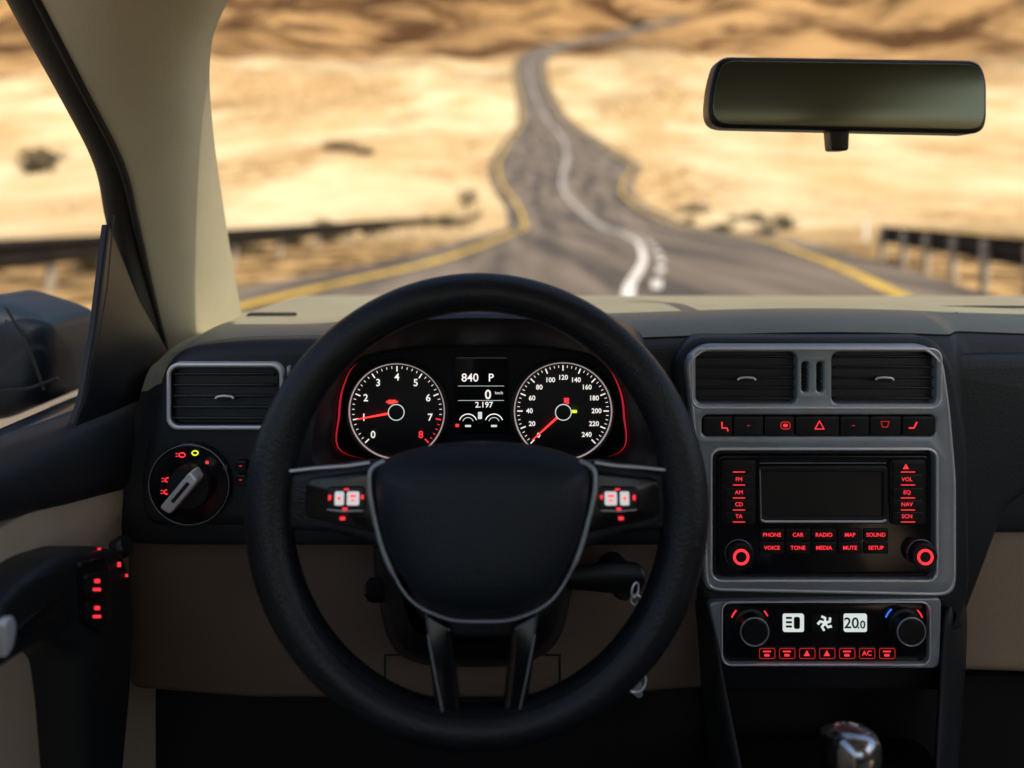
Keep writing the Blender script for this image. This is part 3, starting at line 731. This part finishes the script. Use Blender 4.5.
sidepoly('handle_recess', [(2, 612), (30, 582), (68, 567), (74, 600), (70, 632), (44, 632), (2, 660)], -.3515, .004, M_hole, r=.01, b=.001)
sidepoly('release_lever', [(5, 622), (14, 614), (18, 625), (14, 648), (6, 660)], -.346, .006, M_chrome, r=.004, b=.002)
sidepoly('release_lever_b', [(20, 626), (60, 595), (64, 602), (56, 620), (22, 640)], -.349, .006, M_gloss, r=.004, b=.002)
sidepoly('switch_plate', [(80, 562), (106, 556), (113, 575), (112, 628), (100, 634), (83, 622)], -.349, .006, M_gloss, r=.006, b=.002)
sidepoly('window_switch', [(87, 575), (106, 572), (107, 598), (88, 598)], -.345, .004, M_blk, r=.004, b=.0015)
sidepoly('window_switch_b', [(88, 602), (107, 601), (107, 626), (89, 622)], -.345, .004, M_blk, r=.004, b=.0015)
for q in ((95, 579, 100, 583), (93.5, 588, 101, 591), (95, 606, 100, 610), (93.5, 615, 101, 618), (118, 562, 121, 567), (98, 548, 101, 550), (126, 574, 128, 577)):
    sidepoly('window_icon', [(q[0], q[1]), (q[2], q[1]), (q[2], q[3]), (q[0], q[3])], -.3445 if q[0] < 110 and q[1] > 550 else -.3512, .0005, M_red, r=.001, b=0)
lathe('mirror_adjuster', [(.010, 0), (.010, .008), (.008, .011), (.0001, .011)], S(116, 550, -.36), (1, 0, .5), M_blk, door)
sidepoly('mirror_sail', [(109, 222), (140, 300), (175, 362), (175, 440), (70, 440), (84, 400), (96, 330)], -.402, .007, M_blk, r=.006, b=.003)
tube('glass_run_channel', [S(*p, -.405) for p in ((111, 215), (104, 290), (95, 340), (82, 405))], .0035, M_rubber, door)

pil = E('windscreen_pillar', (-.4, .85, 1.2))
def X3(px, py, y): return Vector(((px-512)*y/800, y, EYE-(py-210)*y/800))
Lp = [X3(-90, -190, .60), X3(8, 0, .72), X3(58, 90, .78), X3(96, 165, .84), X3(108, 225, .88), X3(132, 300, .91), X3(150, 362, .93)]
Mp = [X3(-60, -190, .595), X3(38, 0, .715), X3(84, 90, .775), X3(122, 165, .84), X3(137, 225, .89), X3(154, 300, .95), X3(169, 362, 1.0)]
Cp = [X3(120, -190, .56), X3(120, 0, .70), X3(142, 70, .77), X3(162, 145, .84), X3(176, 215, .90), X3(190, 290, .97), X3(200, 362, 1.02)]
Rp = [X3(310, -190, .585), X3(207, 0, .735), X3(191, 62, .80), X3(196, 135, .87), X3(206, 200, .94), X3(219, 275, 1.02), X3(231, 335, 1.10)]
Bp = [p+Vector((.0, .05, .01)) for p in Rp]
C1 = [(m*.6+c*.4)+Vector((0, -.004, 0)) for m, c in zip(Mp, Cp)]; C2 = [(r*.5+c*.5)+Vector((.002, -.004, .002)) for r, c in zip(Rp, Cp)]
grid('pillar_trim', [cat(l, 4) for l in (Mp, C1, Cp, C2, Rp, Bp)], M_pillar, pil, sub=1, ang=80)
Lo = [p+Vector((-.012, .02, 0)) for p in Lp]
LM = [(a+b)/2+Vector((0, -.008, 0)) for a, b in zip(Lp, Mp)]
grid('door_seal', [cat(l, 4) for l in (Lo, Lp, LM, [p+Vector((0, .006, 0)) for p in Mp])], M_rubber, pil, sub=1, ang=80)
tube('seal_bead', [p+Vector((0, -.002, 0)) for p in cat(Mp, 5)], .0035, M_rubber, pil)

# exterior mirror
xm = E('side_mirror', (-.6, 1.0, 1.02))
lp = [((px-512)*1.0/800, EYE-(py-210)/800) for px, py in rc([(-60, 306), (-4, 294), (36, 306), (66, 318), (68, 352), (58, 398), (20, 414), (-60, 420)], 10, 6)]
puff('housing', lp, .98, .035, M_mirrorbody, xm, p=7, back=.09)
box('mirror_arm', -.585, -.46, .99, 1.06, .925, .955, M_blk, xm, b=.012)
tube('housing_seam', [X3(a, b, .935) for a, b in ((-20, 392), (30, 388), (58, 378))], .002, M_blk, xm)
tube('housing_seam_b', [X3(a, b, .938) for a, b in ((5, 306), (28, 345), (44, 390))], .0015, M_blk, xm)

# ================================================================== REARVIEW MIRROR
rm = E('rearview_mirror', (.296, .7, 1.3))
MY = .70; sc_ = MY/800
def m2(px, py): return ((px-512)*sc_, EYE-(py-210)*sc_)
mo = rc([(719, 56), (980, 60), (988, 78), (988, 124), (980, 134), (716, 128), (708, 116), (711, 84)], 13, 6)
slab('housing', [[m2(*p) for p in mo]], MY, .022, M_blk, rm, b=.004, seg=4)
slab('glass', [[m2(*p) for p in off(mo, -4)]], MY-.0012, .003, M_mirror, rm, b=.0008)
slab('adjuster_tab', [[m2(*p) for p in rc([(833, 128), (853, 128), (852, 150), (835, 150)], 3)]], MY+.006, .016, M_blk, rm, b=.002)
tube('mount_arm', [Vector((.29, .72, 1.31)), Vector((.29, .80, 1.33)), Vector((.29, .90, 1.345))], .009, M_blk, rm)
lathe('mount_button', [(.022, -.004), (.022, .004), (.016, .01)], (.29, .912, 1.345), (0, -1, .3), M_blk, rm)

# ================================================================== CABIN SHELL
rf = E('car_roof', (.3, -.2, 1.55))
rows = []
for yy, z in ((.635, 1.455), (.60, 1.475), (.54, 1.49), (.45, 1.50), (.2, 1.52), (-.4, 1.53), (-1.0, 1.51), (-1.5, 1.45)):  # unseen front edge shaped so its shade covers the front of the dash
    dz = .05*sstep(-yy, -.45, -.1)
    rows.append([Vector((x, yy, z-(dz if abs(x-.31) > .55 else 0)-(dz if abs(x-.31) > .6 else 0))) for x in (-.36, -.30, -.2, .0, .31, .62, .82, .92, .98)])
grid('headliner', rows, M_headliner, rf, sub=1, thick=.03)
grid('rear_bulkhead', [[Vector((x, -1.5, z)) for x in (-.4, .3, 1.02)] for z in (.3, 1.0)], M_blk, rf, thick=.03)
fl = E('car_floor', (.3, 0, .35))
box('floor_pan', -.4, 1.02, -1.5, 1.0, .30, .36, M_blk, fl, b=.01)
box('firewall', -.4, 1.02, 1.0, 1.05, .30, 1.03, M_hole, fl, b=.01)
d2 = E('car_door', (1.02, .3, .8))
box('panel', 1.0, 1.06, -1.5, 1.0, .36, .98, M_beige, d2, b=.02)
box('armrest', .95, 1.0, -.3, .6, .72, .78, M_dash, d2, b=.015)
box('outer_skin', -.52, -.47, -1.5, 1.1, .3, .985, M_carbody, door, b=.02)
box('inner_lower', -.44, -.425, -1.5, -.5, .36, .95, M_beige, door, b=.004)
bo = E('car_bonnet', (.3, 1.8, .9))
grid('panel', [[Vector((x, yy, z-.12*((x-.31)/.8)**4)) for x in [-.5+.09*i for i in range(19)]] for yy, z in ((1.4, 1.0), (1.6, .985), (1.9, .94), (2.15, .88), (2.3, .80), (2.36, .6))], M_carbody, bo, sub=1)
st2 = E('passenger_seat', (.7, -.1, .7))
box('cushion', .46, .94, -.25, .3, .45, .60, M_beige, st2, b=.05)
box('backrest', .46, .94, -.42, -.24, .52, 1.12, M_beige, st2, b=.06, rot=Matrix.Rotation(math.radians(-10), 3, 'X'))
box('headrest', .57, .83, -.46, -.36, 1.16, 1.33, M_beige, st2, b=.04)

# ================================================================== LIGHT / WORLD / CAMERA
w = bpy.data.worlds.new('World'); sc.world = w; w.use_nodes = True
nt = w.node_tree; sky = nt.nodes.new('ShaderNodeTexSky'); sky.sky_type = 'NISHITA'; sky.sun_disc = False
EL = math.radians(52); AZ = math.radians(150)
sky.sun_elevation = EL; sky.sun_rotation = AZ; sky.dust_density = 2.5
bg = nt.nodes['Background']; bg.inputs['Strength'].default_value = .15
nt.links.new(sky.outputs[0], bg.inputs['Color'])
sd = bpy.data.lights.new('sun', 'SUN'); sd.energy = 5.0; sd.angle = math.radians(.6); sd.color = (1, .90, .72)
so = bpy.data.objects.new('sun', sd); COL.objects.link(so)
sv = Vector((math.sin(AZ)*math.cos(EL), math.cos(AZ)*math.cos(EL), math.sin(EL)))
so.rotation_euler = sv.to_track_quat('Z', 'Y').to_euler(); so.location = (0, -5, 20)

cd = bpy.data.cameras.new('camera'); cam = bpy.data.objects.new('camera', cd); COL.objects.link(cam)
cam.location = (0, 0, EYE); cam.rotation_euler = (math.radians(90), 0, 0)
cd.sensor_width = 36; cd.lens = 28.125; cd.shift_y = -174/1024
cd.clip_start = .02; cd.clip_end = 8000
cd.dof.use_dof = True; cd.dof.focus_distance = .785; cd.dof.aperture_fstop = 2.3
sc.camera = cam
